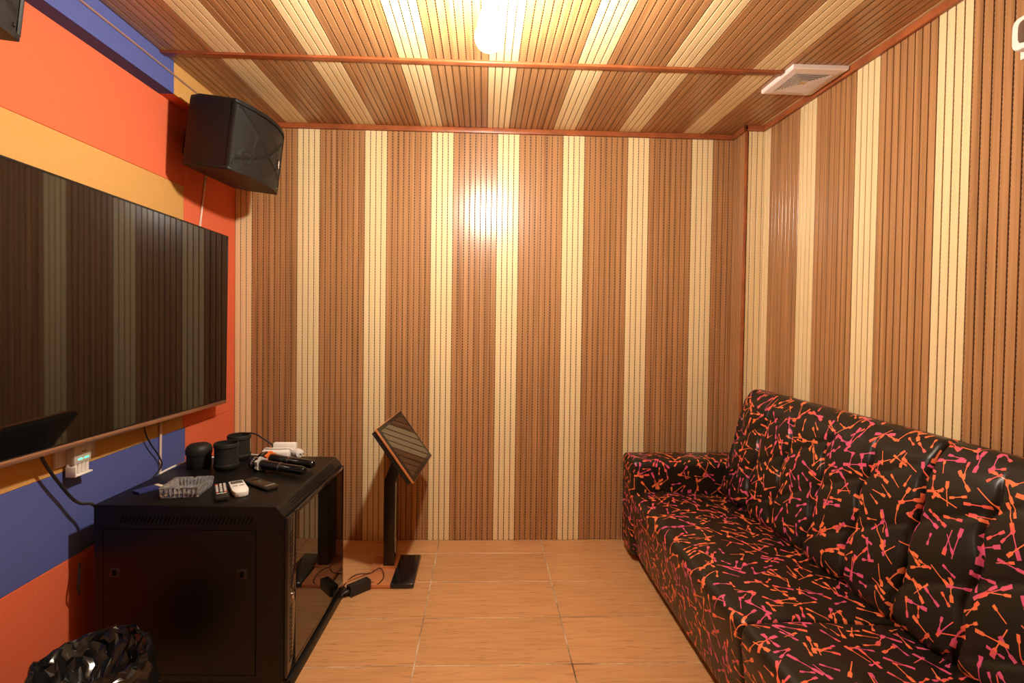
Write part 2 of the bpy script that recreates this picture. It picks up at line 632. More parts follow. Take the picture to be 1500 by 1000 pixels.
def run_boards(parent, first_cream, lo, hi, length, place):
    """boards along an axis t from lo to hi: one cream, two brown, repeating from t = first_cream"""
    k = math.floor((lo - first_cream) / PITCH_B + 1e-6)
    while first_cream + k * PITCH_B < hi - 1e-4:
        t = first_cream + k * PITCH_B
        s0, s1 = max(0.0, lo - t), min(PITCH_B, hi - t)
        if s1 - s0 > 0.003:
            me = board_mesh('cream' if k % 3 == 0 else 'brown', length, s0, s1)
            o = bpy.data.objects.new('board', me)
            C.objects.link(o)
            o.parent = parent
            o.location, o.rotation_euler = place(t)
        k += 1


def slab(name, *b):
    return structure(MB().box(*b).build(name, 'backing', smooth=False))


TH = 0.0126
# back wall
wall_back = slab('wall_back', XL - .06, XR + .06, YB + TH, YB + .08, -0.05, ZC + .06)
run_boards(wall_back, -1.0839 - 0.384, XL, PX0, ZC, lambda t: ((t, YB, 0), (0, 0, 0)))
# right wall, boards counted from the far end towards the door
wall_right = slab('wall_right', XR + TH, XR + .08, YN - .06, YB + .06, -0.05, ZC + .06)
run_boards(wall_right, -(2.4812 + 0.384), -PY0, -YN, ZC, lambda t: ((XR, -t, 0), (0, 0, -math.pi / 2)))
# wall behind the camera
wall_near = slab('wall_near', XL - .06, XR + .06, YN - .08, YN - TH, -0.05, ZC + .06)
run_boards(wall_near, -XR + 0.05, -XR, -XL, ZC, lambda t: ((-t, YN, 0), (0, 0, math.pi)))
# corner pillar
pillar = slab('wall_pillar', PX0 + TH, XR + TH, PY0 + TH, YB, 0, ZC)
run_boards(pillar, PX0, PX0 + .004, XR, ZC, lambda t: ((t, PY0, 0), (0, 0, 0)))
run_boards(pillar, -YB - 0.128, -YB, -PY0, ZC, lambda t: ((PX0, -t, 0), (0, 0, -math.pi / 2)))
# ceiling: two runs of boards meeting at the joint strip
ceiling = slab('ceiling', XL - .06, XR + .06, YN - .06, YB + .06, ZC + TH, ZC + .08)
YS = 2.187
run_boards(ceiling, -1.147, -1.40, XR, YB - YS, lambda t: ((t, YB, ZC), (math.pi / 2, 0, 0)))
run_boards(ceiling, -1.145, -1.40, XR, YS - YN, lambda t: ((t, YS, ZC), (math.pi / 2, 0, 0)))


def trim(name, *b, bev=0.004):
    return structure(MB().box(*b, bev=bev).build(name, 'trim'))


trim('trim_1', XL, PX0, YB - .018, YB, ZT, ZC)
trim('trim_2', PX0 - .018, PX0, PY0 - .018, YB - .016, ZT, ZC)
trim('trim_3', PX0 - .018, XR, PY0 - .018, PY0, ZT, ZC)
trim('trim_4', XR - .018, XR, YN, PY0 - .016, ZT, ZC)
trim('trim_5', PX0 - .007, PX0 + .006, PY0 - .007, PY0 + .006, 0, ZT, bev=0.002)
trim('trim_6', -1.372, 1.300, YS - .017, YS + .017, ZC - .010, ZC + .001, bev=0.003)

# floor: grout bed with wood-look tiles
floor = structure(MB().box(XL - .06, XR + .06, YN - .06, YB + .06, -0.06, -0.0018).build('floor', 'grout', smooth=False))
TX, TY, GAP = 0.6, 0.3, 0.0025
_tile_cache = {}


def tile_mesh(x0, x1, y0, y1):
    key = tuple(round(v, 4) for v in (x0, x1, y0, y1))
    if key not in _tile_cache:
        o = MB().box(x0, x1, y0, y1, -0.010, 0.0, bev=0.0012, seg=1).build('tile', 'tile', smooth=False)
        _tile_cache[key] = o.data
        bpy.data.objects.remove(o)
    return _tile_cache[key]


gx0, gy0 = -0.2461 - 3 * TX, 2.7771 - 12 * TY
for i in range(8):
    for j in range(14):
        ox, oy = gx0 + i * TX, gy0 + j * TY
        x0, x1 = max(ox, XL) - ox, min(ox + TX, XR) - ox
        y0, y1 = max(oy, YN) - oy, min(oy + TY, YB) - oy
        if x1 - x0 < 0.01 or y1 - y0 < 0.01:
            continue
        o = bpy.data.objects.new('tile', tile_mesh(x0 + GAP, x1 - GAP, y0 + GAP, y1 - GAP))
        C.objects.link(o)
        o.parent = floor
        o.location = (ox, oy, 0)

# left wall: felt panels
wall_left = slab('wall_left', XL - .08, XL - .010, YN - .06, YB + .06, -0.05, ZC + .06)


def panel(col, y0, y1, z0, z1, x=XL):
    o = MB().box(x - .010, x, y0 + .0006, y1 - .0006, z0 + .0006, z1 - .0006, bev=0.0014, seg=1).build('felt_panel', col, wall_left)
    return o


panel('orange', YN, 2.452, 1.920, ZC)
panel('yellow', YN, 2.452, 0.767, 1.920)
panel('blue', YN, 2.468, 0.455, 0.767)
panel('orange', 2.452, YB, 0.767, ZC)
panel('orange', 2.468, YB, 0.455, 0.767)
panel('orange', YN, YB, 0.0, 0.455)
# boxed-in soffit under the ceiling along the left wall
soffit = structure(MB().box(XL, -1.377, YN, YB - .02, 2.283, ZC).build('wall_soffit', 'backing', smooth=False))
for col, y0, y1 in (('blue', YN, 2.270), ('yellow', 2.270, YB - .02)):
    MB().box(-1.377, -1.369, y0 + .0005, y1 - .0005, 2.276, ZC, bev=0.001, seg=1).build('felt_panel', col, soffit)
for col, y0, y1 in (('blue', YN, 2.270), ('orange', 2.270, YB - .02)):
    MB().box(XL, -1.3775, y0 + .0005, y1 - .0005, 2.276, 2.283).build('felt_panel', col, soffit)

# ------------------------------------------------------------------ ceiling lamp
LX, LY = 0.006, 1.62
lamp = thing('ceiling_lamp', 'glowing bare bulb in a pale socket hanging from the ceiling boards', 'lamp', (LX, LY, ZC))
MB().lathe([(0.048, -0.022), (0.05, -0.012), (0.05, 0.0)], (LX, LY, ZC)).build('ceiling_rose', 'socket', lamp)
MB().lathe([(0.024, -0.105), (0.0265, -0.100), (0.0265, -0.092), (0.022, -0.09), (0.022, -0.022)], (LX, LY, ZC)).build('lamp_holder', 'socket', lamp)
MB().lathe([(0.0465 * math.sin(a_), -0.203 - 0.0465 * math.cos(a_)) for a_ in [math.pi * k / 14 for k in range(11)]] , (LX, LY, ZC), n=22).build('bulb', 'bulb', lamp)
MB().lathe([(0.0395, -0.1775), (0.034, -0.150), (0.027, -0.125), (0.019, -0.106)], (LX, LY, ZC), n=22).build('bulb_neck', 'bulb_neck', lamp)

# ------------------------------------------------------------------ extractor vent in the ceiling
vent = thing('ceiling_vent', 'square white ceiling extractor vent with concentric louvres', 'vent', (1.42, 2.235, ZC))
vx0, vx1, vy0, vy1, vz = 1.306, 1.549, 2.113, 2.364, 2.400
vcx, vcy = (vx0 + vx1) / 2, (vy0 + vy1) / 2


def square_ring(mb, ho, zo, hi, zi, cx, cy, th=0.002, kx=1.0, ky=1.03):
    """mitred square ring: outer half size ho at height zo, inner half size hi at zi"""
    vs_ = []
    for h, z in ((ho, zo), (hi, zi), (hi, zi + th), (ho, zo + th)):
        vs_.append([mb.bm.verts.new((cx + sx * h * kx, cy + sy * h * ky, z)) for sx, sy in ((-1, -1), (1, -1), (1, 1), (-1, 1))])
    for a, b in zip(vs_, vs_[1:] + vs_[:1]):
        for i in range(4):
            j = (i + 1) % 4
            mb.bm.faces.new((a[i], a[j], b[j], b[i]))


mb = MB()
square_ring(mb, 0.1215, ZC - .001, 0.1214, vz, vcx, vcy, th=0.0005)
square_ring(mb, 0.1215, vz, 0.117, vz - .004, vcx, vcy)
square_ring(mb, 0.117, vz - .004, 0.086, vz - .008, vcx, vcy)
square_ring(mb, 0.086, vz - .008, 0.083, vz + .004, vcx, vcy)
mb.build('vent_frame', 'vent_white', vent, smooth=False)
MB().box(vcx - .084, vcx + .084, vcy - .086, vcy + .086, vz + .008, ZC - .001).build('vent_back', 'black_gap', vent, smooth=False)
for k in range(7):
    mb = MB()
    h = 0.081 - k * 0.0095
    square_ring(mb, h, vz - .008, h - .0074, vz - .0055, vcx, vcy, th=0.0012)
    mb.build('louvre', 'vent_white', vent, smooth=False)
MB().box(vcx - .0145, vcx + .0145, vcy - .0145, vcy + .0145, vz - .006, vz + .002, bev=.001).build('vent_centre', 'vent_white', vent)
MB().box(vcx - .009, vcx + .009, vcy - .005, vcy + .005, vz - .0075, vz - .0058, bev=.0005).build('vent_badge', 'gold', vent)

# ------------------------------------------------------------------ wall speakers


def make_speaker(label, loc, rot):
    """local: x along the width, front towards -y, z up; origin at the bottom centre of the back"""
    W, H, D, BOW = 0.465, 0.308, 0.222, 0.055
    t = thing('wall_speaker', label, 'speaker', loc, 'wall speakers above the television', rot)

    def front(x, extra=0.0):
        return -(D + BOW * (1 - (2 * x / W) ** 2) + extra)
    outline = [(-W / 2 * 0.86, 0), (W / 2 * 0.86, 0), (W / 2, -0.06)]
    n = 18
    xs = [W / 2 - W * i / n for i in range(n + 1)]
    body = outline + [(x, front(x, -0.012)) for x in xs] + [(-W / 2, -0.06)]
    MB().prism(body, 2, 0.014, H - 0.014).build('cabinet', 'speaker_vinyl', t)
    lip = outline + [(x, front(x)) for x in xs] + [(-W / 2, -0.06)]
    for z0, z1 in ((0.0, 0.016), (H - 0.016, H)):
        MB().prism(lip, 2, z0, z1, bev=0.004).build('end_panel', 'speaker_vinyl', t)
    for sx in (-1, 1):
        xa, xb = sorted((sx * W / 2, sx * (W / 2 - 0.011)))
        MB().box(xa, xb, front(W / 2) - 0.001, front(W / 2) + 0.02, 0.012, H - 0.012, bev=0.002).build('side_rail', 'speaker_vinyl', t)
    # curved perforated grille with moulded ridges
    mb = MB()
    g0, g1 = -W / 2 + 0.012, W / 2 - 0.012
    gx = [g0 + (g1 - g0) * i / 80 for i in range(81)]
    gz = [0.018 + (H - 0.036) * j / 48 for j in range(49)]

    def relief(x, z):
        u, v = (x - g0) / (g1 - g0), (z - 0.018) / (H - 0.036)
        r = 0.0
        for (ax, az), (bx, bz) in (((0.03, 0.95), (0.5, 0.42)), ((0.03, 0.16), (0.5, 0.42)), ((0.97, 0.95), (0.5, 0.42)), ((0.97, 0.16), (0.5, 0.42))):
            dx, dz = bx - ax, bz - az
            q = max(0, min(1, ((u - ax) * dx + (v - az) * dz) / (dx * dx + dz * dz)))
            dd = math.hypot((u - ax - q * dx) * W, (v - az - q * dz) * H)
            r = max(r, math.exp(-(dd / 0.008) ** 2))
        c = math.hypot((u - .5) * W, (v - .45) * H)
        c2 = math.hypot((u - .16) * W, (v - .22) * H)
        return 0.007 * r + 0.003 * math.exp(-((c - 0.11) / 0.006) ** 2) + 0.004 * math.exp(-((c2 - 0.032) / 0.005) ** 2)
    grid = [[mb.bm.verts.new((x, front(x, -0.006 + relief(x, z)), z)) for z in gz] for x in gx]
    for i in range(80):
        for j in range(48):
            mb.bm.faces.new((grid[i][j], grid[i + 1][j], grid[i + 1][j + 1], grid[i][j + 1]))
    mb.build('grille', 'grille', t)
    for x, z in ((-W / 2 + .024, .03), (-W / 2 + .024, H - .03), (W / 2 - .024, .03), (W / 2 - .024, H - .03)):
        MB().lathe([(0.0, 0.004), (0.004, 0.004), (0.0055, 0.002), (0.0055, 0.0)], (x, front(x, -0.007), z), (0, -1, 0), n=10).build('screw', 'black_gloss', t)
    bx, bz = 0.135, 0.135
    yb = front(bx) + 0.004
    sl = math.atan2(front(bx + .01) - front(bx - .01), .02)
    b = MB().box(-.013, .013, -.003, .003, -.022, .022, bev=.001)
    b.xform(Matrix.Translation((bx, yb, bz)) @ Matrix.Rotation(sl, 4, 'Z'))
    badge = b.build('badge', 'black_gloss', t)
    for k, (x0, z0, x1, z1) in enumerate(((-.006, .015, .004, .004), (-.004, .004, .007, -.002), (-.009, -.002, .009, -.015))):
        s = MB().tube([(x0, -.0034, z0), (x1, -.0034, z1)], .0028, n=6, smooth=1)
        s.xform(Matrix.Translation((bx, yb, bz)) @ Matrix.Rotation(sl, 4, 'Z'))
        s.build('badge_mark', 'badge', badge)
    # mounting bracket to the wall
    mb = MB()
    mb.box(-.03, .03, -.004, .004, .07, .20, bev=.001)
    mb.box(-.012, .012, 0, .115, .125, .15, bev=.002)
    mb.box(-.04, .04, .108, .116, .08, .20, bev=.001)
    mb.build('mounting_bracket', 'black_metal', t)
    return t


SP_LOC = Vector((-1.328, 2.476, 1.972))
SP_ROT = (math.radians(7.0), 0, math.radians(90 - 3.0))
make_speaker('black wall speaker with curved grille hung in the corner close to the boarded back wall', SP_LOC, SP_ROT)
make_speaker('black wall speaker hung on the orange felt beside the blue soffit, away from the corner', SP_LOC + Vector((0, -1.465, 0.0)), SP_ROT)

# speaker wire pair from the corner speaker down behind the television
a, b = at(303, 255, 0, XL + .006), at(292, 330, 0, XL + .006)
sw = thing('speaker_wire', 'pair of clear speaker wires running down from the corner speaker to the television', 'wire', tuple(b))
for du in (-.006, .006):
    MB().tube([a + Vector((.03, du, .12)), a + Vector((0, du, .02)), (a + b) / 2 + Vector((0, du * .4, 0)), b + Vector((0, du, -.03))], .0028).build('strand', 'clear_cable', sw)
pts = [Vector((-1.366, y, 2.358 - 0.004 * math.sin(y * 3))) for y in (YN + .02, 0.2, 0.8, 1.4, 2.0, 2.4, 2.62)]
o = MB().tube(pts, .0042).build('soffit_cable', 'wire_brown', origin=(-1.366, 1.0, 2.358))
tag(o, 'thin brown cable clipped along the blue and yellow soffit', 'cable')

# ------------------------------------------------------------------ television
TVX, TVY0, TVY1, TVZ0, TVZ1 = -1.345, 1.14, 2.672, 0.868, 1.732
tv = thing('television', 'large flat black television mounted on the felt wall', 'television', (XL, (TVY0 + TVY1) / 2, TVZ0 + .006), rot=(-0.021, 0, 0))
w2, hh = (TVY1 - TVY0) / 2, TVZ1 - TVZ0
xx = TVX - XL
MB().box(xx - .03, xx - .002, -w2, w2, 0, hh, bev=.003).build('housing', 'bezel', tv)
MB().box(.02, xx - .028, -w2 * .7, w2 * .7, .06, hh * .75, bev=.01).build('rear_bulge', 'black_plastic', tv)
MB().box(.001, .022, -.25, .25, .2, .6).build('wall_mount', 'black_metal', tv)
MB().box(xx - .003, xx + .0005, -w2 + .005, w2 - .005, .014, hh - .005).build('screen', 'screen', tv, smooth=False)
MB().box(xx - .028, xx + .003, -w2, w2, -.008, .009, bev=.002).build('lower_bezel', 'rose_metal', tv)
for z0, z1 in ((hh - .006, hh + .001),):
    MB().box(xx - .03, xx + .002, -w2, w2, z0, z1, bev=.001).build('upper_bezel', 'bezel', tv)
for s in (-1, 1):
    y0, y1 = sorted((s * w2, s * (w2 - .006)))
    MB().box(xx - .03, xx + .002, y0, y1, .009, hh, bev=.001).build('side_bezel', 'bezel', tv)

# ------------------------------------------------------------------ socket plate and battery charger on the wall
plate = thing('socket_plate', 'wide beige wall socket plate below the television', 'socket', (XL, 1.806, 0.79))
MB().box(XL, XL + .011, 1.720, 1.892, .790, .876, bev=.003).build('plate', 'grey_plastic', plate)
MB().lathe([(0, .0125), (.004, .0125), (.005, .011), (.005, .0)], (XL, 1.868, .838), (1, 0, 0), n=12).build('screw_hole', 'black_gap', plate)
MB().box(XL + .0105, XL + .0118, 1.826, 1.844, .842, .846).build('socket_slot', 'black_gap', plate)
ch = thing('battery_charger', 'white plug-in battery charger with four cells and glowing green lights', 'charger', (XL + .011, 1.80, .752))
x0 = XL + .011
MB().box(x0, x0 + .030, 1.760, 1.836, .790, .868, bev=.005).build('charger_body', 'grey_plastic', ch)
MB().box(x0, x0 + .012, 1.760, 1.836, .752, .795, bev=.003).build('charger_tray', 'white_plastic', ch)
MB().box(x0, x0 + .034, 1.760, 1.836, .749, .755, bev=.002).build('tray_lip', 'white_plastic', ch)
MB().box(x0, x0 + .034, 1.759, 1.763, .749, .785, bev=.001).build('tray_side', 'white_plastic', ch)
for k in range(4):
    y = 1.772 + k * .0172
    cell = MB().lathe([(0.0, 0), (.0068, .001), (.0072, .003), (.0072, .036), (.004, .038), (0, .038)], (x0 + .02, y, .7555), n=12).build('battery', 'white_plastic', ch)
for y in (1.785, 1.812):
    MB().box(x0 + .029, x0 + .0312, y - .0095, y + .0095, .8035, .8085, bev=.001).build('indicator_light', 'led_green', ch)
MB().box(x0 + .0295, x0 + .0304, 1.79, 1.812, .829, .832).build('print_mark', 'black_plastic', ch)

# white conduit down the wall beside the cabinet
o = MB().tube([at(235.5, 606, 0, XL + .006), at(235, 650, 0, XL + .006), at(234.5, 700, 0, XL + .006), at(234.5, 730, 0, XL + .006)], .0055).build('conduit', 'clear_cable', origin=tuple(at(234.5, 730, 0, XL + .006)))
tag(o, 'straight pale conduit running down the blue felt behind the cabinet', 'conduit')

# ------------------------------------------------------------------ equipment cabinet
KX0, KX1, KY0, KY1, KZ = -1.330, -0.660, 1.762, 2.392, 0.650
cab = thing('equipment_cabinet', 'black steel equipment cabinet with dark glass door', 'cabinet', ((KX0 + KX1) / 2, (KY0 + KY1) / 2, 0))
prof = [(KX0, .035), (KX1 - .012, .035), (KX1 - .012, KZ - .034), (KX1 - .040, KZ), (KX0, KZ)]
MB().prism([(z, x) for x, z in prof], 1, KY0, KY1, bev=.0025).build('body', 'black_metal', cab)
MB().box(KX0 + .01, KX1 + .010, KY0 + .008, KY1 - .008, 0.0, .036, bev=.002).build('plinth', 'black_metal', cab)
sp = MB().box(KX0 + .035, KX1 - .11, KY0 - .0025, KY0 + .004, .06, KZ - .085, bev=.002).build('side_panel', 'black_metal', cab)
g = MB()
gx0_, gx1_, gz0_, gz1_ = KX0 + .032, KX1 - .107, .057, KZ - .082
for b_ in ((gx0_, gx1_, gz1_ - .003, gz1_), (gx0_, gx1_, gz0_, gz0_ + .003), (gx0_, gx0_ + .003, gz0_, gz1_), (gx1_ - .003, gx1_, gz0_, gz1_)):
    g.box(b_[0], b_[1], KY0 - .0004, KY0 + .003, b_[2], b_[3])
g.build('panel_gap', 'black_gap', cab, smooth=False)
for x in (KX0 + .075, KX1 - .155):
    la = MB().box(x - .018, x + .018, KY0 - .004, KY0, .40, .432, bev=.001)
    la = sub(la, 'latch', 'black_plastic', sp)
    lk = MB().box(x - .007, x + .007, KY0 - .0065, KY0 - .003, .406, .426, bev=.002)
    o = sub(lk, 'latch_knob', 'black_gap', sp)
g = MB()
for k in range(34):
    x = KX0 + .09 + k * .0135
    g.prism([(z, xx_) for xx_, z in ((x, KZ - .062), (x + .005, KZ - .062), (x + .017, KZ - .036), (x + .012, KZ - .036))], 1, KY0 - .0006, KY0 + .002)
o = g.build('vent_slots', 'black_gap', cab, smooth=False)
o['kind'] = 'stuff'
g = MB()
cdir = Vector((.028, 0, -.034)).normalized()
cn = Vector((.034, 0, .028)).normalized()
for k in range(30):
    y = KY0 + .09 + k * .0155
    for r_ in range(3):
        p = Vector((KX1 - .040, y + (r_ % 2) * .006, KZ)) + cdir * (.014 + r_ * .009)
        g.obox(p, cdir, Vector((0, 1, 0)), cn, .005, .009, .0012)
o = g.build('top_vent_slots', 'black_gap', cab, smooth=False)
o['kind'] = 'stuff'
# door on the side that faces the sofa
fz0, fz1 = .045, KZ - .040
door = MB()
fr = .075
door.box(KX1 - .012, KX1, KY0 + .004, KY0 + fr, fz0, fz1, bev=.0015)
door.box(KX1 - .012, KX1, KY1 - .018, KY1 - .004, fz0, fz1, bev=.0015)
door.box(KX1 - .012, KX1, KY0 + fr, KY1 - .018, fz0, fz0 + .022, bev=.0015)
door.box(KX1 - .012, KX1, KY0 + fr, KY1 - .018, fz1 - .014, fz1, bev=.0015)
door = door.build('door', 'black_gloss', cab)
sub(MB().box(KX1 - .010, KX1 - .0005, KY0 + fr, KY1 - .018, fz0 + .022, fz1 - .014), 'door_glass', 'dark_glass', door, smooth=False)
g = MB()
for k in range(30):
    z = .09 + k * .0155
    if abs(z - .315) < .028:
        continue
    g.prism([(KY0 + .022, z), (KY0 + .044, z + .009), (KY0 + .044, z + .015), (KY0 + .022, z + .006)], 0, KX1 - .001, KX1 + .0006)
o = sub(g, 'door_slots', 'black_gap', door, smooth=False)
o['kind'] = 'stuff'
sub(MB().lathe([(.011, 0), (.011, .004), (.008, .006), (0, .006)], (KX1, KY0 + .045, .318), (1, 0, 0), n=16), 'door_lock', 'silver', door)
sub(MB().box(KX1 + .0055, KX1 + .0066, KY0 + .0438, KY0 + .0462, .313, .323), 'keyhole', 'black_gap', door)

cab.rotation_euler.z = math.radians(-1.9)

# ------------------------------------------------------------------ things on the cabinet
TOP = KZ


def dice_cup(name, label, px, py, open_up):
    c = at(px, py, 2, TOP)
    t = thing(name, label, 'cup', tuple(c), 'dice cups on the cabinet')
    if open_up:
        MB().lathe([(0, .030), (.042, .030), (.044, .112), (.0475, .113), (.0495, .109), (.0495, .096), (.0465, .093), (.0465, .036),
                    (.0475, .028), (.0475, .026)], c, n=32).build('cup', 'black_matte', t)
        MB().lathe([(0, 0), (.042, 0), (.046, .004), (.0505, .016), (.0505, .022), (.0485, .027), (0, .027)], c, n=32).build('cup_base', 'black_matte', t)
    else:
        MB().lathe([(0, 0), (.046, 0), (.048, .003), (.048, .060), (.0, .060)], c, n=32).build('cup_base', 'black_matte', t)
        MB().lathe([(0, .0585), (.051, .0585), (.0515, .062), (.0515, .078), (.047, .092), (.036, .1005), (.015, .103), (0, .103)], c, n=32).build('cup', 'black_matte', t)
    return t


dice_cup('dice_cup', 'black dice cup turned over, with a domed closed top', 291.5, 683.5, False)
dice_cup('dice_cup', 'open black dice cup standing beside the domed one, rim facing up', 331.5, 686, True)
dice_cup('dice_cup', 'open black dice cup at the back beside the white power adapters', 350, 672, True)

# glass ashtray
rim = TOP + .040
cA = [at(228, 718, 2, rim), at(302, 715, 2, rim), at(317, 694.5, 2, rim), at(247, 697, 2, rim)]
ac = sum(cA, Vector()) / 4
ash = thing('ashtray', 'square clear cut-glass ashtray with ribbed sides', 'ashtray', (ac.x, ac.y, TOP))
e1 = ((cA[1] - cA[0]) + (cA[2] - cA[3]))
e1.normalize()
e2 = Vector((-e1.y, e1.x, 0))
HS = 0.069
mb = MB()
NS = 9


def ash_ring(h, z, rib, notch=0.0):
    pts_ = []
    for s in range(4):
        for k in range(NS * 2):
            q = -1 + 2 * k / (NS * 2)
            corner = 0.90
            u_, v_ = q, -1.0
            if abs(q) > corner:
                v_ = -1.0 + (abs(q) - corner) * 0.9
            depth = rib if k % 2 == 0 and abs(q) < .93 else 0
            v2 = v_ * h + depth
            u2 = u_ * h
            zz = z - (notch if abs(q) < 0.10 else 0)
            for _ in range(s):
                u2, v2 = -v2, u2
            pts_.append(mb.bm.verts.new(ac.to_2d().to_3d() + e1 * u2 + e2 * v2 + Vector((0, 0, zz))))
    return pts_


rings = [ash_ring(HS * .80, TOP + .0008, 0), ash_ring(HS * .93, TOP + .003, .010), ash_ring(HS * .96, TOP + .014, .003), ash_ring(HS * .97, TOP + .018, .008), ash_ring(HS, TOP + .036, .004), ash_ring(HS * .99, rim, 0, .008),
         ash_ring(HS * .86, rim, 0, .008), ash_ring(HS * .80, TOP + .032, .006), ash_ring(HS * .72, TOP + .014, .005), ash_ring(HS * .5, TOP + .010, 0)]
for a_, b_ in zip(rings, rings[1:]):
    n_ = len(a_)
    for i in range(n_):
        mb.bm.faces.new((a_[i], a_[(i + 1) % n_], b_[(i + 1) % n_], b_[i]))
mb.bm.faces.new(rings[0][::-1])
mb.bm.faces.new(rings[-1])
mb.build('glass_body', 'glass', ash, smooth=False)


def handset(name, label, cat, p_near, p_far, width, height, mat, group=None):
    """flat hand-held thing lying on the cabinet from near end to far end (pixels of its two end middles)"""
    z = TOP + height
    a_, b_ = at(*p_near, 2, z), at(*p_far, 2, z)
    d = (b_ - a_)
    ln = d.length
    rz = math.atan2(d.y, d.x) - math.pi / 2
    c_ = (a_ + b_) / 2
    t = thing(name, label, cat, (c_.x, c_.y, TOP), group, rot=(0, 0, rz))
    return t, ln


t, ln = handset('television_remote', 'slim black remote with rows of small pale and coloured keys', 'remote', (326, 731), (322, 703), .046, .02, 'black_plastic')
ln = min(ln, .17)
MB().box(-.022, .022, -ln / 2, ln / 2, .001, .019, bev=.005).build('body', 'black_plastic', t)
for i in range(7):
    for j in range(3):
        cm = 'btn_red' if (i, j) in ((6, 0), (0, 0), (0, 2)) else 'btn_green' if (i, j) == (0, 1) else 'btn_white'
        x, y = -.013 + j * .013, -ln * .2 + i * ln * .098
        MB().box(x - .0042, x + .0042, y - .0036, y + .0036, .018, .0205, bev=.001).build('key', cm, t)
MB().box(-.016, .016, -ln * .285, -ln * .265, .018, .0198).build('print_bar', 'btn_white', t)

t, ln = handset('air_conditioner_remote', 'small beige remote with a dark display window and rounded end', 'remote', (356, 722), (344, 701), .055, .022, 'grey_plastic')
ln = min(ln, .15)
MB().prism([(-.026, ln / 2), (-.028, -ln * .25), (-.022, -ln * .45), (-.008, -ln / 2), (.008, -ln / 2), (.022, -ln * .45), (.028, -ln * .25), (.026, ln / 2)], 2, .001, .021, bev=.004).build('body', 'white_plastic', t)
MB().box(-.021, .021, ln * .22, ln * .44, .0195, .0215, bev=.001).build('display', 'lcd', t)
for sx in (-1, 1):
    MB().box(sx * .011 - .008, sx * .011 + .008, ln * .02, ln * .06, .0195, .0218, bev=.0005).build('key', 'dark_brown', t)

t, ln = handset('dark_remote', 'dark brown remote with one green key lying near the microphones', 'remote', (400, 711), (365, 699), .05, .018, 'dark_brown')
ln = min(ln, .18)
MB().box(-.024, .024, -ln / 2, ln / 2, .001, .017, bev=.006).build('body', 'dark_brown', t)
MB().box(-.003, .003, ln * .05, ln * .08, .0165, .0185).build('key', 'btn_green', t)
for k in range(3):
    MB().box(-.012 + k * .010, -.006 + k * .010, ln * .22, ln * .27, .0165, .018).build('key', 'black_gap', t)
MB().box(-.02, .02, -ln * .38, -ln * .365, .0165, .0175).build('key', 'grey_plastic', t)


def microphone(label, p_head, p_tail, ring):
    z = TOP + .0265
    a_, b_ = at(*p_head, 2, z), at(*p_tail, 2, z)
    d = (b_ - a_).normalized()
    ln = min((b_ - a_).length, 0.30)
    t = thing('microphone', label, 'microphone', (a_.x, a_.y, TOP), 'microphones on the cabinet')
    MB().lathe([(0, 0), (.012, .002), (.021, .009), (.026, .022), (.0262, .030), (.024, .046), (.0215, .052)], a_, d, n=24).build('head_grille', 'black_gloss', t)
    MB().lathe([(.0265, .026), (.0272, .028), (.0272, .033), (.0265, .035)], a_, d, n=24).build('head_band', 'silver', t)
    MB().lathe([(.0212, .051), (.0205, .075), (.0180, ln * .62), (.0178, ln - .012), (.0155, ln - .003), (.013, ln), (0, ln)], a_, d, n=24).build('handle', 'black_gloss', t)
    MB().lathe([(.0190, ln * .56), (.0194, ln * .565), (.0194, ln * .58), (.0190, ln * .585)], a_, d, n=24).build('handle_band', 'silver', t)
    # anti-roll ring with six lobes
    u = Vector((0, 0, 1))
    w = d.cross(u).normalized()
    m = MB()
    nn = 36
    o_, i_ = [], []
    c0 = a_ + d * .060
    for k in range(nn):
        q = 2 * math.pi * k / nn
        ro = .0285 + .0035 * math.cos(6 * q + math.pi)
        if math.sin(q) < -.6:
            ro = min(ro, .0262 / max(.6, -math.sin(q)))
        o_.append([m.bm.verts.new(c0 + d * s_ + (w * math.cos(q) + u * math.sin(q)) * ro) for s_ in (-.007, .007)])
        i_.append([m.bm.verts.new(c0 + d * s_ + (w * math.cos(q) + u * math.sin(q)) * .0205) for s_ in (-.007, .007)])
    for k in range(nn):
        j = (k + 1) % nn
        m.bm.faces.new((o_[k][0], o_[j][0], o_[j][1], o_[k][1]))
        m.bm.faces.new((i_[k][0], i_[k][1], i_[j][1], i_[j][0]))
        for s_ in (0, 1):
            m.bm.faces.new((o_[k][s_], i_[k][s_], i_[j][s_], o_[j][s_]))
    m.build('anti_roll_ring', ring, t)


microphone('black cordless microphone with a grey anti-roll ring', (367, 677), (446, 689.5), 'ring_grey')
microphone('black cordless microphone with an orange anti-roll ring', (381, 668.5), (459, 680), 'ring_orange')

# white power adapters and plug
c = at(403, 672, 2, TOP)
ad = thing('power_adapter', 'low white power adapter lying next to the microphones', 'adapter', (c.x, c.y + .03, TOP))
MB().prism([(c.y, TOP), (c.y + .042, TOP), (c.y + .040, TOP + .038), (c.y + .008, TOP + .038), (c.y, TOP + .030)], 0, c.x - .062, c.x + .058, bev=.005).build('case', 'white_plastic', ad)
c2 = Vector((c.x + .025, c.y + .045, TOP))
ad2 = thing('power_adapter', 'taller white power adapter standing at the back edge of the cabinet', 'adapter', (c2.x, c2.y + .02, TOP))
MB().prism([(c2.y, TOP), (c2.y + .03, TOP), (c2.y + .028, TOP + .062), (c2.y + .005, TOP + .062), (c2.y, TOP + .055)], 0, c2.x - .055, c2.x + .05, bev=.005).build('case', 'white_plastic', ad2)
pc = at(436, 663, 2, TOP + .022)
pl = thing('cable_plug', 'rounded white cable plug with metal pins beside the power adapters', 'plug', (pc.x, pc.y, TOP))
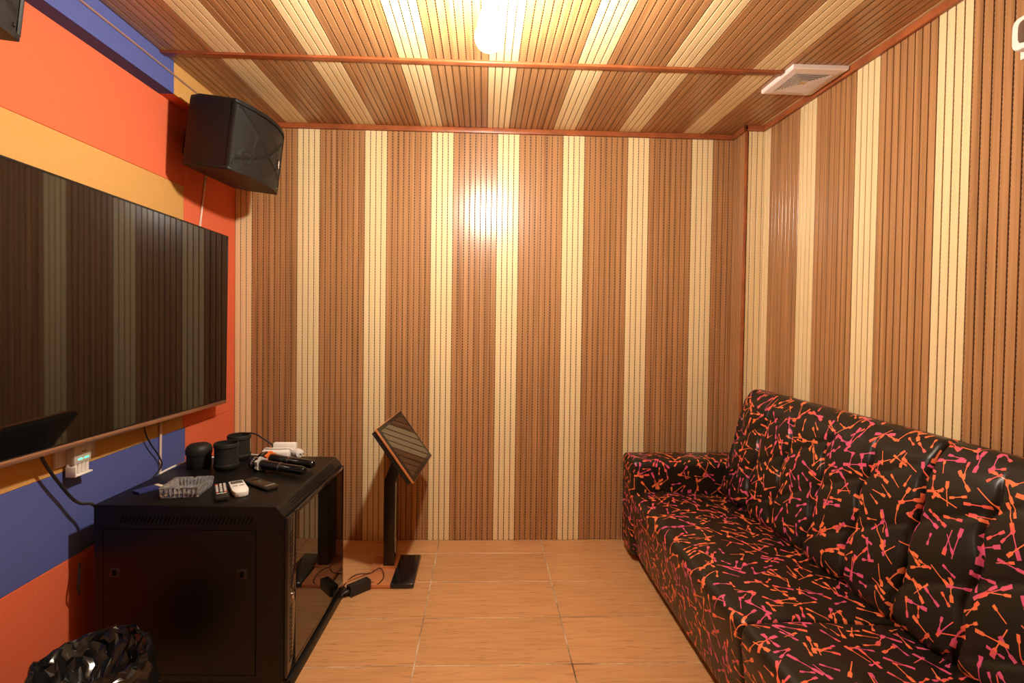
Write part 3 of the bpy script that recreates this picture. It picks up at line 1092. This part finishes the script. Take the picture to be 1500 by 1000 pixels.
MB().lathe([(0, -.03), (.012, -.028), (.019, -.012), (.021, .005), (.019, .018), (.0, .022)], pc, (.8, -.6, 0), n=20).build('plug_body', 'white_plastic', pl)
for s in (-1, 1):
    q = pc + Vector((.8, -.6, 0)) * .02 + Vector((.6, .8, 0)) * s * .007
    MB().obox(q + Vector((.8, -.6, 0)) * .008, (.8, -.6, 0), (.6, .8, 0), (0, 0, 1), .018, .003, .007, bev=.0005).build('pin', 'silver', pl)
k2 = at(350, 672, 2, TOP)
o = MB().tube([at(233, 694, 2, TOP + .004), at(246, 687, 2, TOP + .006), at(262, 680, 2, TOP + .010), at(280, 674.5, 2, TOP + .008), Vector((k2.x - .09, 2.372, TOP + .005)), k2 + Vector((-.045, .048, .005)),
               k2 + Vector((.01, .060, .005)), k2 + Vector((.05, .045, .006)), c + Vector((-.075, .022, .012)), c + Vector((-.064, .022, .015))], .0042).build('white_cable', 'cable_white', origin=tuple(c))
tag(o, 'white cable lying across the cabinet behind the dice cups', 'cable')
o = MB().tube([c + Vector((-.07, .03, .012)), c + Vector((-.058, .03, .040)), c + Vector((-.03, .018, .0435)), c + Vector((.02, .018, .0435)), c + Vector((.055, .025, .043)), pc + Vector((-.022, .017, 0))], .004).build('white_cable', 'cable_white', origin=tuple(pc))
tag(o, 'white cable looped over the adapters to the round plug', 'cable')
o = MB().tube([k2 + Vector((-.07, .075, -.10)), k2 + Vector((-.05, .072, .05)), k2 + Vector((-.01, .066, .100)), k2 + Vector((.04, .067, .101)), k2 + Vector((.085, .058, .080)), c2 + Vector((-.066, .02, .05)), c2 + Vector((-.058, .015, .03))],
              .0038).build('black_cable', 'cable_black', origin=tuple(c2))
tag(o, 'black cable running from behind the dice cups to the adapters', 'cable')
cpk = at(218, 715, 2, TOP + .006)
pk = thing('blue_packet', 'flat dark blue packet with a pale end beside the ashtray', 'packet', (cpk.x, cpk.y, TOP), rot=(0, 0, math.radians(62)))
MB().box(-.045, .03, -.022, .022, .0, .008, bev=.001).build('packet_body', 'packet_blue', pk)
MB().box(.03, .045, -.022, .022, .0, .008, bev=.001).build('packet_end', 'packet_white', pk)

# ------------------------------------------------------------------ cables under the television
X1 = XL + .035
o = MB().tube([at(57, 650, 0, X1), at(62, 672, 0, X1), at(80, 699, 0, X1), at(104, 728, 0, X1), at(118, 737, 0, X1 + .01), at(135, 738, 0, X1 + .03), Vector((-1.36, 1.83, .60))], .0052, n=8).build('television_cable', 'cable_black', origin=tuple(at(104, 728, 0, X1)))
tag(o, 'thick black cable looping from the television down to the cabinet', 'cable')
o = MB().tube([at(211, 616, 0, XL + .02), at(213, 634, 0, XL + .02), at(222, 652, 0, XL + .02), at(233, 668, 0, XL + .018), at(237, 682, 0, XL + .018), at(226, 697, 0, XL + .02), at(215, 715, 0, XL + .02)], .003).build('television_cable', 'cable_black', origin=tuple(at(222, 652, 0, XL + .02)))
tag(o, 'thin black cable hanging under the television beside the pale conduit', 'cable')
o = MB().tube([Vector((-1.40, 1.79, .44)), Vector((-1.392, 1.775, .40)), Vector((-1.392, 1.772, .36)), Vector((-1.40, 1.79, .33))], .004).build('cabinet_cable', 'cable_black', origin=(-1.40, 1.79, .33))
tag(o, 'short black cable loop peeking out behind the cabinet edge', 'cable')

# ------------------------------------------------------------------ song-selection kiosk
kio = thing('touch_screen_kiosk', 'black and copper touch screen kiosk with a tilted display', 'kiosk', (-.44, 2.565, 0))
MB().box(-.565, -.405, 2.415, 2.712, .001, .020, bev=.004).build('base_plate', 'copper', kio)
MB().box(-.437, -.322, 2.412, 2.715, .001, .026, bev=.007, seg=3).build('base_cover', 'black_gloss', kio)
MB().prism([(-.512, 2.572), (-.432, 2.572), (-.432, 2.70), (-.512, 2.70)], 2, .018, .030, bev=.002).build('post_foot', 'copper', kio)
post = [(-.502, .028), (-.447, .028), (-.447, .46), (-.405, .585), (-.448, .612), (-.502, .47)]
MB().prism([(z, x) for x, z in post], 1, 2.582, 2.692, bev=.002).build('post', 'black_plastic', kio)
MB().box(-.4475, -.4445, 2.585, 2.690, .03, .455, bev=.001).build('post_front_panel', 'kiosk_glass', kio)
yw, tl = 0.076, 0.944
s1 = Vector((math.sin(yw), math.cos(yw), 0))
sf = Vector((math.cos(yw), -math.sin(yw), 0))
s2 = -math.cos(tl) * sf + math.sin(tl) * Vector((0, 0, 1))
s3 = s1.cross(s2)
sc_c = Vector((-.388, 2.580, .664))
SW, SH = .462, .309


def scr(u0, u1, v0, v1, n0, n1, bev=0.0):
    return MB().obox(sc_c + s1 * (u0 + u1) / 2 + s2 * (v0 + v1) / 2 + s3 * (n0 + n1) / 2, s1, s2, s3, u1 - u0, v1 - v0, n1 - n0, bev)


scr(-SW / 2, SW / 2, -SH / 2, SH / 2, -.012, -.001, .002).build('display_rim', 'copper', kio)
scr(-SW / 2 + .006, SW / 2 - .006, -SH / 2 + .006, SH / 2 - .006, -.036, -.012, .004).build('display_back', 'black_plastic', kio)
scr(-SW / 2 + .003, SW / 2 - .003, -SH / 2 + .003, SH / 2 - .003, -.002, .0008).build('display_border', 'border_black', kio, smooth=False)
scr(-SW / 2 + .030, SW / 2 - .030, -SH / 2 + .026, SH / 2 - .022, .0006, .0014).build('display_glass', 'kiosk_glass', kio, smooth=False)
scr(-.06, .06, -.06, .06, -.075, -.034, .005).build('display_hinge', 'black_plastic', kio)

# power brick on the floor with its leads
b0, b1 = at(514, 876, 2, 0), at(544, 863, 2, 0)
d = (b1 - b0)
bl = d.length
d.normalize()
nrm = Vector((-d.y, d.x, 0))
brick = thing('power_brick', 'black power brick with thin black leads on the floor beside the kiosk', 'power brick', tuple((b0 + b1) / 2))
MB().obox((b0 + b1) / 2 + nrm * .022 + Vector((0, 0, .0245)), d, nrm, (0, 0, 1), bl, .042, .048, .003).build('case', 'black_plastic', brick)
MB().lathe([(.009, 0), (.009, .012), (.006, .022), (.0035, .03)], b0 + nrm * .022 + Vector((0, 0, .024)), -d, n=12).build('strain_relief', 'black_plastic', brick)
ps = b0 + nrm * .022 + Vector((0, 0, .022)) - d * .026
MB().tube([ps, ps - d * .02 + Vector((0, 0, -.006)), Vector((-.632, 2.36, .008)), Vector((-.66, 2.425, .006)), Vector((-.76, 2.47, .006))], .0045).build('mains_lead', 'cable_black', brick)
pe = b1 + nrm * .022 + Vector((0, 0, .02))
q = lambda x, y, z: at(x, y, 2, z)
MB().tube([pe, pe + d * .02, q(550, 856, .016), q(556, 853, .026), q(562, 845, .027), q(561, 836, .034), q(556, 832, .032), q(551, 834, .032), q(545, 838, .027), q(537, 840, .022), q(530, 840, .012), q(518, 843, .008), q(508, 852, .006), q(500, 862, .005)],
              .0022).build('output_lead', 'cable_black', brick)
MB().tube([q(548, 834, .025), q(540, 838, .012), q(528, 843, .007), q(515, 848, .006), q(504, 855, .006), q(500, 860, .006)], .0032).build('power_lead', 'copper', kio)

# ------------------------------------------------------------------ sofa
sofa = thing('sofa', 'long black leatherette sofa printed with orange and pink sticks', 'sofa', (1.19, 1.6, 0))


def round_path(pts, n=6):
    """polyline with corners given as (x, z, radius) -> dense points"""
    out = []
    m = len(pts)
    for i, (x, z, r) in enumerate(pts):
        p = Vector((x, z))
        if r <= 0 or i in (0, m - 1):
            out.append(p)
            continue
        a_ = Vector(pts[i - 1][:2]) - p
        b_ = Vector(pts[i + 1][:2]) - p
        a_n, b_n = a_.normalized(), b_.normalized()
        half = a_n.angle(b_n) / 2
        tlen = min(r / math.tan(half), a_.length * .49, b_.length * .49)
        p0, p2 = p + a_n * tlen, p + b_n * tlen
        for k in range(n + 1):
            t_ = k / n
            out.append(p0 * (1 - t_) ** 2 + p * 2 * t_ * (1 - t_) + p2 * t_ * t_)
    return out


def resample(pts, step):
    d_ = [0.0]
    for a_, b_ in zip(pts, pts[1:]):
        d_.append(d_[-1] + (b_ - a_).length)
    n = max(2, int(d_[-1] / step))
    out = []
    j = 0
    for i in range(n + 1):
        s = d_[-1] * i / n
        while j < len(d_) - 2 and d_[j + 1] < s:
            j += 1
        t_ = (s - d_[j]) / max(1e-9, d_[j + 1] - d_[j])
        out.append((pts[j].lerp(pts[j + 1], t_), s))
    return out


def loft(name, path, ys, end_r, relief, parent, step=.012, vshift=0.0):
    """upholstered piece: section path (x,z) carried along y, ends rolled in by end_r, relief(y, s) pushes it out"""
    rs = resample(path, step)
    m = len(rs)
    cen = sum((p for p, _ in rs), Vector((0, 0))) / m
    nor = []
    for i in range(m):
        t_ = (rs[min(i + 1, m - 1)][0] - rs[max(i - 1, 0)][0]).normalized()
        nn = Vector((t_.y, -t_.x))
        if nn.dot(rs[i][0] - cen) < 0:
            nn = -nn
        nor.append(nn)
    bm = bmesh.new()
    uvl = bm.loops.layers.uv.new('UVMap')
    base = Vector(parent['base'])
    cols = []
    for y in ys:
        e = min(y - ys[0], ys[-1] - y)
        roll = end_r - math.sqrt(max(0, end_r ** 2 - (end_r - e) ** 2)) if e < end_r else 0
        col_ = []
        for i, (p, s) in enumerate(rs):
            hgt = relief(y, s) - roll
            v = bm.verts.new(Vector((p.x + nor[i].x * hgt, y, p.y + nor[i].y * hgt)) - base)
            col_.append((v, (y + 3.1, s + vshift)))
        cols.append(col_)
    for a_, b_ in zip(cols, cols[1:]):
        for i in range(m - 1):
            f = bm.faces.new((a_[i][0], b_[i][0], b_[i + 1][0], a_[i + 1][0]))
            f.smooth = True
            for lp, uv_ in zip(f.loops, (a_[i][1], b_[i][1], b_[i + 1][1], a_[i + 1][1])):
                lp[uvl].uv = uv_
    for col_, flip in ((cols[0], False), (cols[-1], True)):
        vs_ = [v for v, _ in col_]
        f = bm.faces.new(vs_[::-1] if flip else vs_)
        for lp in f.loops:
            w_ = lp.vert.co + base
            lp[uvl].uv = (w_.x + 7.7, w_.z)
    bmesh.ops.recalc_face_normals(bm, faces=bm.faces)
    me = bpy.data.meshes.new(name)
    bm.to_mesh(me)
    bm.free()
    me.materials.append(M['sofa'])
    o_ = bpy.data.objects.new(name, me)
    C.objects.link(o_)
    o_.parent = parent
    return o_


def spaced(y0, y1, n, end_r):
    ys = [y0 + end_r * (1 - math.cos(math.pi / 2 * k / 5)) for k in range(5)]
    ys += [y0 + end_r + (y1 - y0 - 2 * end_r) * k / n for k in range(n + 1)]
    ys += [y1 - end_r * (1 - math.cos(math.pi / 2 * k / 5)) for k in range(4, -1, -1)]
    return ys


SEAM, FAR, NEAR = 1.505, 2.655, 0.30
seat_path = round_path([(1.50, .05, 0), (.86, .035, .015), (.835, .06, .02), (.805, .30, .0), (.802, .385, .085), (.98, .392, .05), (1.33, .372, .05), (1.50, .36, 0)], 8)


def seat_relief(y0, y1):
    def f(y, s):
        t_ = (y - y0) / (y1 - y0)
        return 0.006 * (1 - (2 * t_ - 1) ** 4)
    return f


loft('seat', seat_path, spaced(SEAM + .001, FAR + .004, 40, .016), .016, seat_relief(SEAM, FAR), sofa)
loft('seat', seat_path, spaced(NEAR, SEAM - .001, 40, .016), .016, seat_relief(NEAR, SEAM), sofa)
back_path = round_path([(1.33, .34, 0), (1.285, .42, .06), (1.345, .66, .3), (1.405, .885, .10), (1.455, .952, .05), (1.545, .935, .04), (1.562, .80, .05), (1.562, .30, 0)], 8)
GRV = [2.60, 2.395, 2.185, 1.945, 1.73, SEAM, 1.295, 1.075, .85, .62, .40, .18]


def back_relief(y, s):
    v = s                                   # arc length from the seat up
    fade = max(0.0, min(1.0, (0.60 - v) / 0.10))
    low = max(0.0, min(1.0, v / 0.06))
    # channels bend a little at every crossing with a slanting seam
    ph = (v + 0.55 * y) / 0.20
    bend = 0.011 * math.sin(2 * math.pi * ph)
    yy = y + bend * fade
    h, dg = 0.0, 1.0
    for a_, b_ in zip(GRV, GRV[1:]):
        if b_ <= yy <= a_:
            t_ = (yy - b_) / (a_ - b_)
            dg = min(yy - b_, a_ - yy)
            h = 0.014 * (1 - abs(2 * t_ - 1) ** 3.0) ** 0.7
    h -= 0.014 * math.exp(-(dg / 0.006) ** 2)
    # slanting seams, soft
    q_ = ph % 1.0
    dq = min(q_, 1 - q_) * 0.20
    h -= 0.006 * math.exp(-(dq / 0.009) ** 2)
    h += 0.005 * min(1, dq / 0.08)
    return h * fade * low + 0.005 * (1 - fade)


loft('backrest', back_path, spaced(SEAM + .002, FAR - .004, 300, .02), .02, back_relief, sofa, step=.011, vshift=1.9)
loft('backrest', back_path, spaced(NEAR, SEAM - .002, 300, .02), .02, back_relief, sofa, step=.011, vshift=1.9)

# far arm: rounded block
bm = bmesh.new()
r_ = bmesh.ops.create_cube(bm, size=1.0)
ax0, ax1, ay0, ay1, az0, az1 = .806, 1.46, 2.652, 2.858, .035, .553
for v in bm.verts:
    v.co = Vector((ax0 + (v.co.x + .5) * (ax1 - ax0), ay0 + (v.co.y + .5) * (ay1 - ay0), az0 + (v.co.z + .5) * (az1 - az0)))
bmesh.ops.bevel(bm, geom=list(bm.edges), offset=.032, segments=5, affect='EDGES', profile=0.5)
bmesh.ops.subdivide_edges(bm, edges=[e for e in bm.edges if e.calc_length() > .1], cuts=8, use_grid_fill=True)
for v in bm.verts:
    ty = (v.co.y - ay0) / (ay1 - ay0)
    if v.co.z > az1 - .04:
        v.co.z += .010 * (1 - (2 * ty - 1) ** 2)
    tx, tz = (v.co.x - ax0) / (ax1 - ax0), (v.co.z - az0) / (az1 - az0)
    if ty < .5:
        v.co.y -= .008 * max(0, 1 - (2 * tx - 1) ** 4) * max(0, tz)
uvl = bm.loops.layers.uv.new('UVMap')
bm.normal_update()
for f in bm.faces:
    f.smooth = True
    n_ = f.normal
    for lp in f.loops:
        co = lp.vert.co
        if abs(n_.y) > .71:
            lp[uvl].uv = (co.x + .4, co.z)
        elif abs(n_.z) > .71:
            lp[uvl].uv = (co.x + .4, .553 + (co.y - ay0))
        else:
            lp[uvl].uv = (co.y + 1.3, co.z)
bmesh.ops.translate(bm, verts=bm.verts, vec=-Vector(sofa['base']))
me = bpy.data.meshes.new('armrest')
bm.to_mesh(me)
bm.free()
me.materials.append(M['sofa'])
o = bpy.data.objects.new('armrest', me)
C.objects.link(o)
o.parent = sofa
MB().box(.875, 1.50, NEAR + .03, 2.83, 0.0, .055, bev=.003).build('plinth', 'sofa_black', sofa)

# ------------------------------------------------------------------ waste bin with black liner
BC = Vector((-1.125, 1.485, 0))
wb = thing('waste_bin', 'waste bin lined with a crumpled black plastic bag', 'bin', tuple(BC))
MB().lathe([(0, .004), (.105, .004), (.108, .001), (.112, .004), (.132, .285), (.126, .285), (.104, .012), (0, .012)], BC, n=32).build('bin_body', 'black_plastic', wb)
mb = MB()
sec = [(.0, .20), (.05, .205), (.095, .24), (.115, .285), (.130, .312), (.141, .315), (.148, .295), (.150, .26), (.152, .22), (.156, .18), (.160, .15)]
NA = 58
sec = [(a_[0] + (b_[0] - a_[0]) * k / 2, a_[1] + (b_[1] - a_[1]) * k / 2) for a_, b_ in zip(sec, sec[1:]) for k in range(2)] + [sec[-1]]
rings = []
for k, (r_, z_) in enumerate(sec):
    if r_ == 0:
        rings.append([mb.bm.verts.new(BC + Vector((0, 0, z_)))])
        continue
    ring_ = []
    for i in range(NA):
        a_ = 2 * math.pi * (i + (k % 2) * .5 + random.uniform(-.2, .2)) / NA
        p = Vector((math.cos(a_), math.sin(a_), 0))
        w = noise.noise(Vector((p.x * 3.2, p.y * 3.2, z_ * 14))) * .55 + abs(noise.noise(Vector((p.x * 8, p.y * 8, z_ * 26 + 3)))) * .9 - .25 + abs(noise.noise(Vector((p.x * 19, p.y * 19, z_ * 60 + 9)))) * .12
        w2 = noise.noise(Vector((p.x * 6 + 5, p.y * 6, z_ * 20)))
        amp = .014 if r_ > .12 and z_ > .28 else .026
        ring_.append(mb.bm.verts.new(BC + p * (r_ + w * amp) + Vector((0, 0, z_ + w2 * .016 + (.012 * noise.noise(p * 1.7) if k > 1 else 0)))))
    rings.append(ring_)
for a_, b_ in zip(rings, rings[1:]):
    for i in range(NA):
        j = (i + 1) % NA
        if len(a_) == 1:
            mb.bm.faces.new((a_[0], b_[i], b_[j]))
        elif i % 2:
            mb.bm.faces.new((a_[i], b_[i], b_[j]))
            mb.bm.faces.new((a_[i], b_[j], a_[j]))
        else:
            mb.bm.faces.new((a_[i], b_[i], a_[j]))
            mb.bm.faces.new((a_[j], b_[i], b_[j]))
mb.build('bin_liner', 'bag', wb, angle=24)

# ------------------------------------------------------------------ white bracket high on the right wall
wbk = thing('wall_bracket', 'white plastic bracket with a dark open recess screwed high on the boarded wall', 'bracket', (XR, 1.42, 2.13))
mb = MB()
oy, oz = [], []
for k in range(24):
    a_ = 2 * math.pi * k / 24
    ca, sa = math.cos(a_), math.sin(a_)
    e_ = lambda c_, p_: math.copysign(abs(c_) ** p_, c_)
    oy.append((1.385 + .043 * e_(ca, .45), 2.154 + .049 * e_(sa, .45)))
    oz.append((1.381 + .029 * e_(ca, .5), 2.156 + .033 * e_(sa, .5)))
lay = [[mb.bm.verts.new((x_, y_, z_)) for y_, z_ in poly] for x_, poly in ((XR - .001, oy), (XR - .036, oy), (XR - .042, [(y_ * .94 + 1.385 * .06, z_ * .94 + 2.154 * .06) for y_, z_ in oy]),
                                                                          (XR - .042, oz), (XR - .010, oz))]
for a_, b_ in zip(lay, lay[1:]):
    for i in range(24):
        j = (i + 1) % 24
        mb.bm.faces.new((a_[i], a_[j], b_[j], b_[i]))
mb.bm.faces.new(lay[0])
mb.build('housing', 'white_plastic', wbk)
mb = MB().prism(oz, 0, XR - .0105, XR - .009)
mb.build('recess', 'dark_brown', wbk, smooth=False)
MB().box(XR - .004, XR, 1.36, 1.436, 2.094, 2.124, bev=.0015).build('base_tab', 'white_plastic', wbk)
MB().prism([(1.355, 2.126), (1.388, 2.140), (1.392, 2.174), (1.38, 2.182), (1.365, 2.166)], 0, XR - .034, XR - .010, bev=.003).build('inner_clip', 'white_plastic', wbk)

for o in ROOTS:
    if 'base' in o:
        del o['base']
